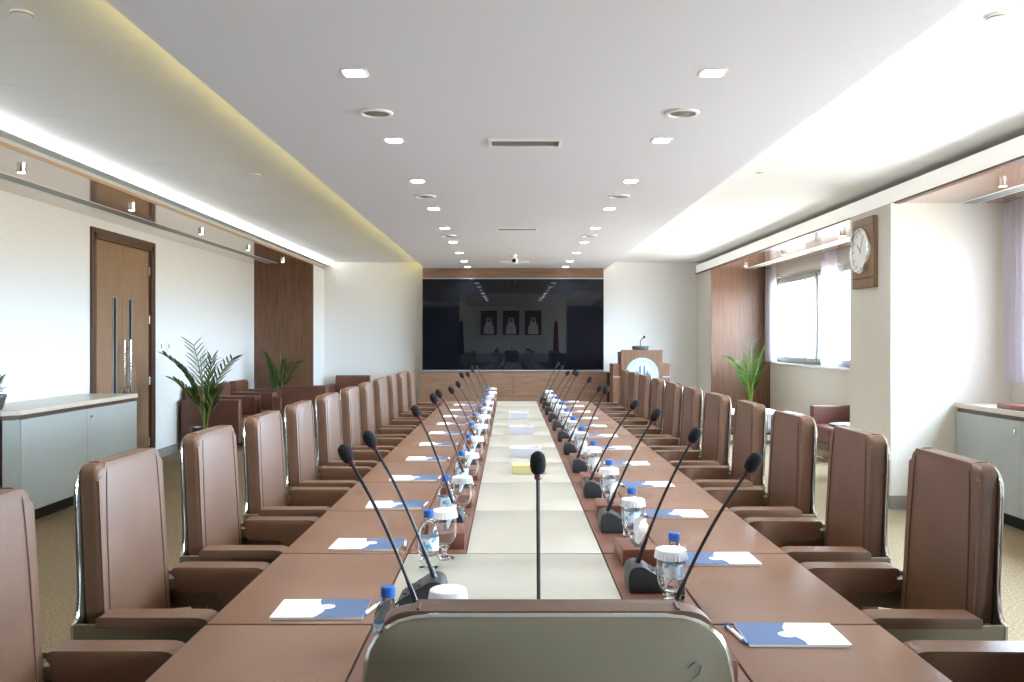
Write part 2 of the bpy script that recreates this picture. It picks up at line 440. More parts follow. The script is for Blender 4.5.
def curtain(y0, y1, x, label, amp=.022, n=7):
    bm = bm_new(); N = 60; z0, z1 = ZS+.005, ZSR-.01
    rows = []
    for z in (z0, z0+.05, z0+.06, (z0+z1)/2, z1):
        rows.append([bm.verts.new((x+amp*math.sin(i/N*2*PI*n)*(1 if z < z1 else .5)+.004*math.sin(i*1.7), y0+(y1-y0)*i/N, z)) for i in range(N+1)])
    for a, b in zip(rows, rows[1:]):
        for i in range(N): bm.faces.new((a[i], a[i+1], b[i+1], b[i]))
    r = bmesh.ops.solidify(bm, geom=list(bm.faces), thickness=.0015)
    tag(obj('sheer_curtain', bm, 'sheer', smooth=60), label, 'curtain', 'sheer window curtains')
curtain(14.45, 14.98, 4.36, 'sheer pale curtain at the palm end of the window beyond the clock pillar')
curtain(11.75, 12.3, 4.36, 'sheer pale curtain gathered mid window beyond the clock pillar', n=10)
curtain(7.0, 7.76, 4.36, 'sheer pale curtain hanging beside the white face of the clock pillar', n=8)
curtain(4.2, 5.0, 4.36, 'sheer pale curtain hanging mid window over the cabinet', n=8)

# ------------------------------------------------------------------ ceiling fittings
def make_downlight():
    t = thing('downlight', '', 'downlight', (0, 0, ZR), group='square ceiling downlights')
    bm = bm_new(); o = rpoly([(-.065, -.065, .02), (.065, -.065, .02), (.065, .065, .02), (-.065, .065, .02)], 3)
    add_prism(bm, o, -.004, -.0005, 'Z'); obj('trim_ring', bm, 'white', t)
    bm = bm_new(); o = rpoly([(-.05, -.05, .015), (.05, -.05, .015), (.05, .05, .015), (-.05, .05, .015)], 3)
    add_prism(bm, o, -.006, -.004, 'Z'); obj('lamp', bm, 'lamp', t)
    return t
DLY = [4.28, 5.72, 7.19, 8.70, 10.2, 11.67, 13.1, 14.5, 15.6]
proto = make_downlight(); first = True
LW = []
for s, x in ((-1, -.755), (1, .985)):
    for i, y in enumerate([2.8]+DLY):
        lab = 'square white downlight, %s in the ceiling row nearer the %s' % (['one out of view', 'nearest', 'second', 'third', 'fourth', 'fifth', 'sixth', 'seventh', 'eighth', 'ninth'][i], {-1: 'door', 1: 'windows'}[s])
        if i == 0: lab = 'square white downlight right above the head of the table, %s' % SIDE[s]
        if first: proto.location = (x, y, ZR); proto['label'] = lab; first = False
        else: dup(proto, (x, y, ZR), None, lab)
        ld = bpy.data.lights.new('downlight_beam', 'SPOT'); ld.energy = 60; ld.spot_size = 2.2; ld.spot_blend = .8; ld.color = (.96, .97, 1); ld.shadow_soft_size = .05
        lo = bpy.data.objects.new('downlight_beam', ld); C.objects.link(lo); lo.location = (x, y, ZR-.02); LW.append(ld)
# round ceiling speakers
t = thing('ceiling_speaker', '', 'ceiling speaker', (0, 0, ZR), group='round ceiling speakers')
obj('bezel', add_lathe(bm_new(), [(.098, -.001), (.096, -.010), (.078, -.012), (.074, -.004), (.074, -.001)], 32), 'white', t)
obj('mesh_grille', add_lathe(bm_new(), [(.074, -.003), (.05, -.006), (.03, -.013), (.002, -.015)], 32), 'grille', t)
fs = True
for s, x in ((-1, -.765), (1, .985)):
    for i, y in enumerate((5.03, 7.94, 10.95)):
        lab = 'round white ceiling speaker, %s along the row of downlights nearer the %s' % (ORD[i], {-1: 'door', 1: 'windows'}[s])
        if fs: t.location = (x, y, ZR); t['label'] = lab; fs = False
        else: dup(t, (x, y, ZR), None, lab)
# rectangular vents
t = thing('ceiling_vent', 'white slot vent in the middle of the ceiling, nearest of three', 'air vent', (.1, 5.78, ZR), group='slot vents down the middle of the ceiling')
bm = bm_new(); add_box(bm, -.24, .24, -.10, -.078, -.014, -.0005); add_box(bm, -.24, .24, .078, .10, -.014, -.0005); add_box(bm, -.24, -.22, -.078, .078, -.014, -.0005); add_box(bm, .22, .24, -.078, .078, -.014, -.0005)
obj('frame', bm, 'white', t, smooth=0)
bm = bm_new()
for i in range(5): add_box(bm, -.22, .22, -.07+i*.032, -.06+i*.032, -.009, -.002)
obj('louvre', bm, 'grille', t, smooth=0)
obj('backing', add_box(bm_new(), -.22, .22, -.078, .078, -.002, -.0006), 'darkgrey', t, smooth=0)
dup(t, (.08, 10.26, ZR), None, 'white slot vent in the middle of the ceiling, second of three')
dup(t, (.08, 14.67, ZR), None, 'white slot vent in the middle of the ceiling, closest to the black screen')
# ceiling camera
t = thing('dome_camera', 'small white ceiling camera near the black screen', 'camera', (.06, 13.4, ZR))
obj('mount', add_lathe(bm_new(), [(.05, -.0005), (.05, -.02), (.03, -.035), (.03, -.06)], 20), 'white', t)
bm = bm_new(); add_box(bm, -.04, .06, -.07, .05, -.14, -.06, .02, 3); obj('body', bm, 'white', t)
bm = bm_new(); add_tube(bm, [(0, -.07, -.1), (0, -.1, -.1)], .03, 14); obj('lens', bm, 'black', t)
# smoke detectors in the outer ceilings
t = thing('smoke_detector', '', 'smoke detector', (0, 0, ZO), group='round detectors in the outer ceiling')
obj('body', add_lathe(bm_new(), [(.046, -.0005), (.046, -.008), (.040, -.014), (.018, -.016)], 24), 'white', t)
obj('sensor_ring', add_lathe(bm_new(), [(.0405, -.0135), (.043, -.0115), (.044, -.0105)], 24, cap0=False, cap1=False), 'grille', t)
sd = [(-2.13, 3.84, 'white round detector in the pale ceiling band on the door side, near the camera'), (2.15, 3.88, 'white round detector in the bright ceiling band by the windows, near the camera'),
      (2.15, 7.5, 'white round detector halfway down the bright ceiling band by the windows'), (2.15, 11.5, 'white round detector at the far part of the bright ceiling band'), (-2.2, 7.6, 'white round detector halfway down the pale ceiling band on the door side')]
for i, (x, y, lab) in enumerate(sd):
    if i == 0: t.location = (x, y, ZO); t['label'] = lab
    else: dup(t, (x, y, ZO), None, lab)
# soffit spots
t = thing('soffit_spotlight', '', 'spotlight', (0, 0, 0), group='small spotlights under the soffits')
obj('can', add_lathe(bm_new(), [(.032, -.0005), (.032, -.02), (.035, -.022), (.035, -.036), (.028, -.038), (.028, -.03)], 20), 'chrome', t)
obj('lamp', add_lathe(bm_new(), [(.0275, -.0301), (.0275, -.0365)], 16), 'spot_lamp', t)
fs = True
for s, x, z, ys in ((-1, -3.72, ZSL, [4.75, 6.7, 8.65, 10.6, 12.5, 14.4]), (1, 3.78, ZSR, [4.7, 6.75, 10.0, 12.15, 14.1])):
    for i, y in enumerate(ys):
        wh = {-1: 'door-side', 1: 'window-side'}[s]
        lab = 'small round spotlight under the %s soffit, %s from the camera' % (wh, ORD[i])
        if fs: t.location = (x, y, z); t['label'] = lab; fs = False
        else: dup(t, (x, y, z), None, lab)

# ------------------------------------------------------------------ screen wall
YT = 15.9
struct('trim_9', add_box(bm_new(), -1.58, 1.69, YT, YF, 2.62, ZR), 'wood_h', smooth=0)
bm = bm_new(); add_box(bm, -1.58, 1.69, YT+.02, YF, .92, 2.62); struct('wall_screen', bm, 'wood_dark', smooth=0)
t = thing('video_wall', 'large black glossy video screen on the far wall', 'screen', (.055, YT, .96))
obj('glass_panel', add_box(bm_new(), -1.635, 1.635, -.03, .015, 0, 1.64, .003, 1), 'tv', t, smooth=0)
obj('center_screen', add_box(bm_new(), -.965, .96, -.034, -.03, .30, 1.38), 'tv_center', t, smooth=0)
bm = bm_new(); add_box(bm, -1.635, 1.635, -.03, .015, 1.64, 1.66); add_box(bm, -1.635, 1.635, -.03, .015, -.022, 0); obj('trim_strip', bm, 'alu', t, smooth=0)
t = thing('screen_console', 'long walnut console cabinet under the black screen', 'cabinet', (.055, YT-.5, 0))
bm = bm_new(); add_box(bm, -1.64, 1.64, 0, .5, .1, .935); obj('body', bm, 'wood_dark', t, smooth=0)
for i in range(2):
    for (a, b) in ((.10, .515), (.521, .93)):
        obj('front_panel', add_box(bm_new(), -1.64+i*1.643, -.003+i*1.643, -.02, 0, a, b, .002, 1), 'wood_h', t, smooth=0)
obj('plinth', add_box(bm_new(), -1.6, 1.6, .04, .48, 0, .1), 'black', t, smooth=0)
obj('end_panel', add_box(bm_new(), 1.64, 1.70, -.02, .5, 0, .935), 'black', t, smooth=0)

# ------------------------------------------------------------------ podium
t = thing('lectern', 'walnut lectern with a round white emblem by the far wall', 'lectern', (2.2, 14.7, 0))
obj('front_panel', add_box(bm_new(), -.345, .345, -.04, .02, .02, 1.335, .004), 'wood_v', t, smooth=0)
for s in (-1, 1):
    w = obj('side_wing', add_box(bm_new(), min(s*.345, s*.48), max(s*.345, s*.48), .0, .5, .0, 1.1, .004), 'wood_v', t, smooth=0)
    obj('metal_strip', add_box(bm_new(), min(s*.346, s*.482), max(s*.346, s*.482), -.006, 0, .875, .895), 'alu', w, smooth=0)
obj('body', add_box(bm_new(), -.345, .345, .02, .48, .0, 1.26), 'wood_dark', t, smooth=0)
bm = bm_new(); add_box(bm, -.345, .345, .02, .5, 1.26, 1.30); obj('reading_top', bm, 'wood_v', t, smooth=0)
em = obj('emblem', add_prism(bm_new(), disc_pts(.275, 40, 0, .93), -.052, -.04, 'Y'), 'disc', t)
def flat_ring(bm, r0, r1, y, cz, n=40, a0=0, a1=2*PI):
    vs = []
    for i in range(n+1):
        a = a0+(a1-a0)*i/n
        vs.append((bm.verts.new((r0*math.cos(a), y, cz+r0*math.sin(a))), bm.verts.new((r1*math.cos(a), y, cz+r1*math.sin(a)))))
    for p, q in zip(vs, vs[1:]): bm.faces.new((p[0], q[0], q[1], p[1]))
bm = bm_new(); flat_ring(bm, .255, .266, -.0535, .93); flat_ring(bm, .186, .192, -.0535, .93)
for i in range(44):           # lettering band, too small to read in the photo
    a = 2*PI*i/44
    if random.random() < .75: flat_ring(bm, .208, .24, -.0535, .93, 2, a, a+.08)
obj('lettering_ring', bm, 'pale_teal', em, smooth=0)
bm = bm_new()
for s in (-1, 1):
    add_prism(bm, rpoly([(s*.022, .86), (s*.05, .86), (s*.05, 1.07, .02), (s*.022, 1.08)], 3), -.0545, -.0525, 'Y')
    for k in range(4):
        a = math.radians(18+k*19); l = .13+.012*k
        c = Vector((s*.055, .85)); e = c+Vector((s*math.cos(a)*l, math.sin(a)*l)); nrm = Vector((-math.sin(a)*s, math.cos(a)))*.019
        m = (c+e)/2
        add_prism(bm, [tuple(c), tuple(m+nrm), tuple(e), tuple(m-nrm)], -.0545, -.0525, 'Y')
obj('leaf_mark', bm, 'teal', em, smooth=0)
t = thing('lectern_microphone', 'black desk microphone standing on the lectern', 'microphone', (2.2, 14.85, 1.3005))
obj('base', add_prism(bm_new(), rpoly([(-.12, .0, 0), (.12, .0, 0), (.14, .1, .02), (-.14, .1, .02)], 3), -.06, .06, 'Y', .006), 'darkgrey', t)
bm = bm_new(); add_tube(bm, [(0, 0, .09), (0, 0, .16), (.01, 0, .2), (.05, -.03, .24)], .007); obj('gooseneck', bm, 'black', t)
bm = bm_new(); add_lathe(bm, [(.006, -.02), (.02, -.01), (.022, .01), (.014, .026), (.004, .03)], 12, (.06, -.035, .245)); obj('windscreen', bm, 'foam', t)

# ------------------------------------------------------------------ clock on pillar
t = thing('wall_clock', 'round silver clock on a walnut board, on the pillar', 'clock', (3.38, 8.32, 2.32))
obj('board', add_box(bm_new(), -.05, -.001, -.24, .24, -.33, .33, .004), 'wood_door', t, smooth=0)
bm = bm_new(); add_box(bm, -.056, -.05, -.24, .24, -.24, -.232); add_box(bm, -.056, -.05, -.24, .24, .25, .258); obj('groove', bm, 'wood_dark', t, smooth=0)
bm = bm_new(); add_lathe(bm, [(.215, 0), (.215, .03), (.2, .042), (.188, .03), (.188, .012)], 48)
bmesh.ops.rotate(bm, verts=bm.verts, cent=(0, 0, 0), matrix=Matrix.Rotation(-PI/2, 3, 'Y')); bmesh.ops.translate(bm, verts=bm.verts, vec=(-.05, 0, .02)); obj('bezel', bm, 'chrome', t)
bm = bm_new(); add_prism(bm, disc_pts(.19, 48, 0, .02), -.066, -.062, 'X'); fc = obj('dial', bm, 'white', t)
bm = bm_new()
for i in range(12):
    a = i*PI/6; mt = Matrix.Translation((0, 0, .02)) @ Matrix.Rotation(a, 4, 'X')
    add_box(bm, -.068, -.066, -.005, .005, .15, .178, mat=mt)
obj('hour_mark', bm, 'grille', fc, smooth=0)
bm = bm_new(); add_box(bm, -.071, -.069, -.006, .006, -.02, .1, mat=Matrix.Translation((0, 0, .02)) @ Matrix.Rotation(-.9, 4, 'X')); obj('hour_hand', bm, 'grille', fc, smooth=0)
bm = bm_new(); add_box(bm, -.073, -.071, -.004, .004, -.03, .15, mat=Matrix.Translation((0, 0, .02)) @ Matrix.Rotation(.5, 4, 'X')); obj('minute_hand', bm, 'grille', fc, smooth=0)

# wall switches
for i, (y, w, lab) in enumerate(((11.2, .075, 'white switch plate on the wall right beside the door frame'), (11.45, .06, 'small white switch plate on the wall, on the palm side of the other plate'))):
    t = thing('light_switch', lab, 'switch', (XL, y, 1.42), group='switch plates beside the door')
    obj('plate', add_box(bm_new(), .0005, .012, -w/2-.02, w/2+.02, -.055, .055, .003), 'white', t)
    obj('rocker', add_box(bm_new(), .012, .017, -w/4, w/4, -.03, .03, .002), 'grille', t)

# ------------------------------------------------------------------ cabinets
def cabinet(name, label, x_wall, sgn, y0, y1, seams, D):
    """sgn: direction from the wall into the room"""
    t = thing(name, label, 'cabinet', (x_wall+sgn*.002, y0, 0)); L_ = y1-y0
    X = lambda v: sgn*v
    def bx(a, b, *r, **k): return add_box(bm_new(), min(X(a), X(b)), max(X(a), X(b)), *r, **k)
    bod = obj('body', add_prism(bm_new(), [(X(.02), .04), (X(D-.125), .04), (X(D-.04), .125), (X(D-.04), L_-.02), (X(.02), L_-.02)], .12, .87, 'Z'), 'wood_dark', t, smooth=0)
    obj('plinth', bx(.04, D-.09, .06, L_-.05, 0, .12), 'black', t, smooth=0)
    tp = rpoly([(X(0), 0), (X(D-.09), 0), (X(D+.01), .10), (X(D+.01), L_), (X(0), L_)])
    obj('worktop', add_prism(bm_new(), tp, .905, .945, 'Z', .004, 2), 'cab_top', t, smooth=20)
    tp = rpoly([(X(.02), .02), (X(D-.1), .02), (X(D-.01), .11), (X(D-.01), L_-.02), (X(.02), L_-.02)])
    obj('brown_band', add_prism(bm_new(), tp, .87, .905, 'Z'), 'wood_dark', t, smooth=0)  # recessed brown band under the worktop
    tp = rpoly([(X(D-.10), .035), (X(D-.095), .02), (X(D), .105), (X(D-.015), .115)])
    obj('corner_post', add_prism(bm_new(), tp, .12, .868, 'Z'), 'cab', t, smooth=0)
    for i, (a, b) in enumerate(zip(seams, seams[1:])):
        dr = obj('door', bx(D-.04, D, a+.003, b-.003, .12, .868), 'cab', t, smooth=0)
        if i % 2 == 0: continue
        bm = bm_new(); add_tube(bm, [(X(D), a+.07, .79), (X(D+.012), a+.07, .79)], .016, 14); add_tube(bm, [(X(D+.008), a+.07, .79), (X(D+.018), a+.07, .755)], .006, 8); obj('lock', bm, 'chrome', dr)
    return t
cabinet('low_cabinet', 'grey low cabinet with pale top against the wall by the door', XL, 1, 6.85, 9.12, [.11, 1.2, 2.27], .58)
cabinet('low_cabinet', 'grey low cabinet under the window beside the clock pillar', XR, -1, 3.6, 7.79, [.11, 1.1, 2.15, 3.2, 4.19], .50)
bm = bm_new(); add_box(bm, 3.97, 4.3, 6.35, 7.18, .946, .985, .006); tag(obj('leather_mat', bm, 'burgundy'), 'burgundy leather case lying on the cabinet under the window', 'case')

# ------------------------------------------------------------------ palms
def palm(name, label, loc, height, pot_h, seed, nst=6, spread=.42, pot_r=.17, mat='leaf'):
    rnd = random.Random(seed)
    t = thing(name, label, 'potted plant', loc, 0)
    p = obj('pot', add_lathe(bm_new(), [(pot_r*.72, 0), (pot_r*.8, .02), (pot_r, pot_h), (pot_r*1.05, pot_h), (pot_r*1.05, pot_h+.02), (pot_r*.93, pot_h+.02), (pot_r*.9, pot_h-.03)], 28), 'pot', t)
    obj('soil', add_lathe(bm_new(), [(pot_r*.9, pot_h-.035), (pot_r*.9, pot_h-.03)], 24), 'soil', t)
    bs = bm_new(); bl = bm_new()
    for k in range(nst):
        a = 2*PI*k/nst+rnd.uniform(-.4, .4); lean = (.15+.85*((k*7)%nst)/max(1, nst-1))*spread; H = height*rnd.uniform(.55, .98)-pot_h
        pts = []
        for i in range(15):
            s = i/14; r = .02+lean*(s**2.0); z = pot_h-.04+H*(s-.16*s**3*lean/spread)*1.05
            pts.append(Vector((math.cos(a)*r, math.sin(a)*r, z)))
        add_tube(bs, pts, [.011*(1-.75*i/14)+.0015 for i in range(15)], 6)
        for i in range(6, 15):
            tg = (pts[min(i+1, 14)]-pts[max(i-1, 0)]).normalized()
            sd = tg.cross(Vector((0, 0, 1)));
            if sd.length < .05: sd = Vector((math.sin(a), -math.cos(a), 0))
            sd.normalize(); ln = (.27-.010*(i-6))*height/1.6*rnd.uniform(.8, 1.1)
            for sg in (-1, 1):
                d = (sd*sg*rnd.uniform(.6, .85)+tg*.7+Vector((0, 0, .18))).normalized(); wv = d.cross(sd*sg).normalized()
                wv = (tg*.4+Vector((0, 0, .6))).cross(d).normalized()*.0135*height/1.6
                q = pts[i]; prev = None
                for j in range(6):
                    u = j/5; c = q+d*ln*u+Vector((0, 0, -.07*ln*u*u*2.0)); w = wv*(math.sin(PI*min(1, u*.9+.1))**.7)
                    if j == 5: w = wv*.02
                    pr = (bl.verts.new(c+w), bl.verts.new(c-w+Vector((0, 0, .004))))
                    if prev: bl.faces.new((prev[0], prev[1], pr[1], pr[0]))
                    prev = pr
        i = 14; # tip leaflet
    bmesh.ops.solidify(bl, geom=list(bl.faces), thickness=.0012)
    obj('stem', bs, 'stem', t); obj('foliage', bl, mat, t, smooth=60)
    return t
palm('potted_palm', 'tall dark green palm beside the armchairs near the door', (-3.72, 10.75, 0), 1.62, .42, 3, 9, .42)
palm('potted_palm', 'green palm in the far corner against the walnut panel, door side', (-3.86, 14.75, 0), 1.45, .40, 3, 8, .38)
palm('potted_palm', 'light green palm by the window against the walnut panel', (3.93, 14.4, 0), 1.55, .42, 3, 8, .34, mat='leaf_light').rotation_euler = (0, 0, 2.2)
palm('potted_palm', 'small palm standing on the grey cabinet by the door', (-4.12, 7.0, .9455), .42, .1, 31, 6, .22, .1)

# ------------------------------------------------------------------ lounge seats
def make_armchair():
    t = thing('lounge_armchair', '', 'armchair', (0, 0, 0), group='brown leather lounge armchairs')
    W = .88; D = .78
    obj('seat', add_box(bm_new(), -W/2+.13, W/2-.13, -.22, D/2-.01, .14, .44, .03, 3), 'sofa', t)
    bm = bm_new(); add_prism(bm, rpoly([(-.39, .12, .02), (-.22, .12, .02), (-.26, .86, .04), (-.37, .86, .03)], 4), -W/2+.132, W/2-.132, 'X', .012); obj('backrest', bm, 'sofa', t)
    for s in (-1, 1):
        a = obj('armrest', add_box(bm_new(), min(s*(W/2-.13), s*W/2), max(s*(W/2-.13), s*W/2), -D/2, D/2, .12, .70, .016, 3), 'sofa', t)
        x = s*(W/2-.065); bm = bm_new()
        add_tube(bm, [(x, -D/2+.06, .125), (x, -D/2+.06, .012), (x, D/2-.06, .012), (x, D/2-.06, .125)], .011, 8); obj('sled_leg', bm, 'chrome', t)
    return t
ac = make_armchair()
spots = [(-4.0, 12.17, -PI/2, 'brown leather armchair against the white wall, nearest to the tall palm'),
         (-4.0, 13.09, -PI/2, 'brown leather armchair against the white wall, middle of three'),
         (-4.0, 14.0, -PI/2, 'brown leather armchair against the white wall, nearest to the corner palm'),
         (-2.9, 12.75, 0, 'brown leather armchair with its back to the camera'),
         (-2.86, 15.72, PI, 'brown leather armchair against the far wall, beside the video screen end')]
for i, (x, y, rz, lab) in enumerate(spots):
    if i == 0: ac.location = (x, y, 0); ac.rotation_euler = (0, 0, rz); ac['label'] = lab
    else: dup(ac, (x, y, 0), rz, lab)
t = thing('low_lounge_chair', 'low brown leather chair behind the clock pillar by the window', 'chair', (4.15, 11.05, 0))
obj('seat', add_box(bm_new(), -.28, .28, -.37, .2, .22, .43, .035, 3), 'lowseat', t)
obj('backrest', add_box(bm_new(), -.28, .28, .2, .33, .2, .66, .02, 3), 'lowseat', t)
obj('front_rail', add_box(bm_new(), -.27, .27, -.33, .3, .14, .22), 'wood_dark', t, smooth=0)
for x in (-.23, .23):
    bm = bm_new(); add_tube(bm, [(x, .28, .15), (x, .28, .012), (x, -.33, .012), (x, -.33, .15)], .011, 8); obj('sled_leg', bm, 'chrome', t)
t = thing('side_table', 'small black side table by the low seat behind the pillar', 'table', (3.72, 9.62, 0))
obj('tabletop', add_lathe(bm_new(), [(.2, .55), (.22, .555), (.22, .58), (.2, .585)], 32), 'black', t)
bm = bm_new(); add_tube(bm, [(0, 0, .02), (0, 0, .55)], .02, 12); obj('column', bm, 'chrome', t)
obj('base', add_lathe(bm_new(), [(.16, 0), (.16, .012), (.03, .025)], 28), 'chrome', t)
t = thing('coffee_table', 'white coffee table with a dark shelf behind the window-side chairs', 'table', (3.45, 12.9, 0))
obj('tabletop', add_box(bm_new(), -.45, .45, -.3, .3, .43, .47, .004), 'white', t, smooth=0)
obj('shelf', add_box(bm_new(), -.42, .42, -.27, .27, .14, .17), 'black', t, smooth=0)
for sx in (-1, 1):
    for sy in (-1, 1): obj('leg', add_box(bm_new(), sx*.43-.02, sx*.43+.02, sy*.28-.02, sy*.28+.02, 0, .43), 'white', t, smooth=0)

# ------------------------------------------------------------------ conference table
TX = .085; TY0, TY1 = 1.552, 10.78; PITCH = .771; Y0 = 2.323; ZTAB = .75
def YK(k): return Y0+PITCH*k
table = thing('conference_table', 'long leather topped conference table with a cream centre strip', 'table', (TX, 0, 0))
obj('tabletop', add_box(bm_new(), -.885, .885, TY0, TY1, .695, .742, .004), 'seam', table, smooth=0)
bm = bm_new()
for y in (2.2, 4.3, 6.4, 8.5, 10.2): add_box(bm, -.5, .5, y-.04, y+.04, .06, .695)
add_box(bm, -.03, .03, TY0+.4, TY1-.4, .3, .69)
obj('pedestal', bm, 'wood_dark', table, smooth=0)
bm = bm_new()
for y in (2.2, 4.3, 6.4, 8.5, 10.2): add_box(bm, -.55, .55, y-.09, y+.09, 0, .06, .004)
obj('foot_plate', bm, 'steel', table, smooth=0)
def emblem_bm(x, y):
    bm = bm_new(); z = ZTAB+.0004; n = 32
    def ring(r0, r1, a0=0, a1=2*PI, cx=0, cy=0):
        vs = [((bm.verts.new((x+cx+r0*math.cos(a), y+cy+r0*math.sin(a), z))), bm.verts.new((x+cx+r1*math.cos(a), y+cy+r1*math.sin(a), z))) for a in [a0+(a1-a0)*i/n for i in range(n+1)]]
        for p, q in zip(vs, vs[1:]): bm.faces.new((p[0], q[0], q[1], p[1]))
    ring(.046, .05); ring(.034, .036)
    for cx in (-.014, .014): ring(.008, .012, 0, PI*1.4, cx, -.004)
    return bm
for k in range(-1, 11):
    a, b = YK(k)+.0055, min(YK(k+1), TY1)-.0055
    for s in (-1, 1):
        p = obj('desk_pad', add_box(bm_new(), min(s*.448, s*.888), max(s*.448, s*.888), a, b, .741, ZTAB, .003, 2), 'pad', table)
        obj('emblem', emblem_bm(s*.555, (a+b)/2), 'emboss', p, smooth=0)
        wide = (s == -1 and k == 0)
        if not wide: obj('leather_strip', add_box(bm_new(), min(s*.242, s*.442), max(s*.242, s*.442), a+.004, b-.002, .741, ZTAB, .002, 2), 'strip', table)
    x0 = -.442 if k == 0 else -.238
    obj('inlay_panel', add_box(bm_new(), x0, .238, a, b, .741, ZTAB-.0005, .002, 2), 'cream', table)

# ------------------------------------------------------------------ chairs
def lean(bm, z0=.5, k=.05):
    for v in bm.verts: v.co.y -= max(0, v.co.z-z0)*k
def make_chair():
    t = thing('conference_chair', '', 'chair', (0, 0, 0), group='tan leather conference chairs')
    # back cushion
    ol = rpoly([(-.230, .47, .03), (.230, .47, .03), (.222, 1.145, .046), (-.222, 1.145, .046)], 7)
    bm = bm_new(); add_prism(bm, ol, -.222, -.275, 'Y', .024, 5, '0'); 
    lean(bm); back = obj('backrest', bm, 'leather', t, smooth=50)
    for sg in (-1, 1):
        pts = [(sg*.199, -.2212, .475), (sg*.195, -.2212, .7), (sg*.188, -.2212, .93), (sg*.180, -.2212, 1.06), (sg*.174, -.2212, 1.115),
               (sg*.172, -.2245, 1.131), (sg*.171, -.233, 1.141), (sg*.171, -.246, 1.1455), (sg*.171, -.272, 1.1455)]
        bm = bm_new(); add_tube(bm, pts, .0026, 6); lean(bm); obj('piping', bm, 'leather_piping', back)
    # steel shell
    so = rpoly([(-.292, .575, .03), (.292, .575, .03), (.292, .712, .0), (.262, .722, .05), (.244, .80, .06), (.238, 1.140, .085), (-.238, 1.140, .085), (-.244, .80, .06), (-.262, .722, .05), (-.292, .712, .0)], 7)
    bm = bm_new(); add_prism(bm, so, -.278, -.288, 'Y', .003, 2); lean(bm); sh = obj('back_shell', bm, 'steel', t, smooth=40)
    bm = bm_new(); add_tube(bm, [(x, -.281, z) for x, z in so], .0042, 6, True); lean(bm); obj('edge_trim', bm, 'chrome', sh)
    obj('spacer', add_box(bm_new(), -.19, .19, -.282, -.27, .5, .9, mat=None), 'black', t, smooth=0)
    for s in (-1, 1):
        pan = rpoly([(-.290, .576), (-.09, .60, .06), (-.085, .445), (.035, .445), (.072, .62, .03), (.072, .714), (-.290, .714)], 6)
        bm = bm_new(); add_prism(bm, pan, s*.284, s*.293, 'X', .002, 1); obj('side_panel', bm, 'steel', t, smooth=30)
        ar = rpoly([(-.212, .735, .02), (.088, .735, .075), (.078, .60), (.05, .445), (-.08, .445), (-.055, .62, .06), (-.06, .655, .03), (-.212, .655, .03)], 6)
        bm = bm_new(); add_prism(bm, ar, s*.222, s*.283, 'X', .016, 4)
        tp = rpoly([(-.222, .708, .01), (.078, .708, .01), (.092, .70, .01), (.09, .738, .04), (-.222, .738, .016)], 5)
        add_prism(bm, tp, s*.224, s*.306, 'X', .0135, 4)
        obj('armrest', bm, 'leather', t, smooth=50)
        obj('arm_bracket', add_box(bm_new(), min(s*.225, s*.283), max(s*.225, s*.283), -.279, -.205, .665, .70), 'steel', t, smooth=0)
    bm = bm_new(); add_box(bm, -.218, .218, -.215, .235, .415, .495, .03, 4); obj('seat', bm, 'leather', t, smooth=60)
    obj('seat_pan', add_box(bm_new(), -.25, .25, -.2, .2, .39, .416, .005), 'steel', t)
    col = obj('column', add_lathe(bm_new(), [(.028, .10), (.028, .26), (.02, .26), (.02, .39)], 16), 'chrome', t)
    obj('mechanism', add_box(bm_new(), -.08, .08, -.12, .1, .355, .392, .01), 'black', t)
    for i in range(5):
        a = 2*PI*i/5+.3; mt = Matrix.Rotation(a, 4, 'Z')
        bm = bm_new(); pts = [(0, .065), (.31, .055), (.31, .085), (0, .115)]
        add_prism(bm, pts, -.02, .02, 'Y', .006); bmesh.ops.transform(bm, matrix=mt, verts=bm.verts)
        lg = obj('base_leg', bm, 'chrome', t)
        bm = bm_new(); add_tube(bm, [(.29, -.022, .03), (.29, .022, .03)], .03, 14); add_tube(bm, [(.29, 0, .04), (.29, 0, .06)], .008, 8)
        bmesh.ops.transform(bm, matrix=mt, verts=bm.verts); obj('caster', bm, 'black', lg)
    return t
ch = make_chair(); used = False
for s in (-1, 1):
    for i, k in enumerate(range(-1, 11)):
        y = YK(k)+PITCH/2+random.uniform(-.015, .015); x = TX+s*(.99+random.uniform(0, .012)); rz = -s*(-PI/2)+math.radians(random.uniform(-1.5, 1.5))
        lab = 'tan leather conference chair, %s from the camera on the table\'s %s' % (ORD[i], SIDE[s])
        if not used: ch.location = (x, y, 0); ch.rotation_euler = (0, 0, rz); ch['label'] = lab; used = True
        else: dup(ch, (x, y, 0), rz, lab)
hd = dup(ch, (.05, 1.46, 0), math.radians(0), 'tan leather conference chair at the head of the table, steel back to the camera')
for c in kids(hd):
    if c.name.startswith('back_shell'):
        bm = bm_new(); pts = [(.182, 1.074), (.190, 1.082), (.199, 1.079), (.196, 1.066), (.187, 1.058), (.193, 1.048), (.206, 1.052)]
        add_tube(bm, [(x, -.2905-(z-.5)*.05, z) for x, z in pts], .001, 6); obj('etched_mark', bm, 'grille', c)
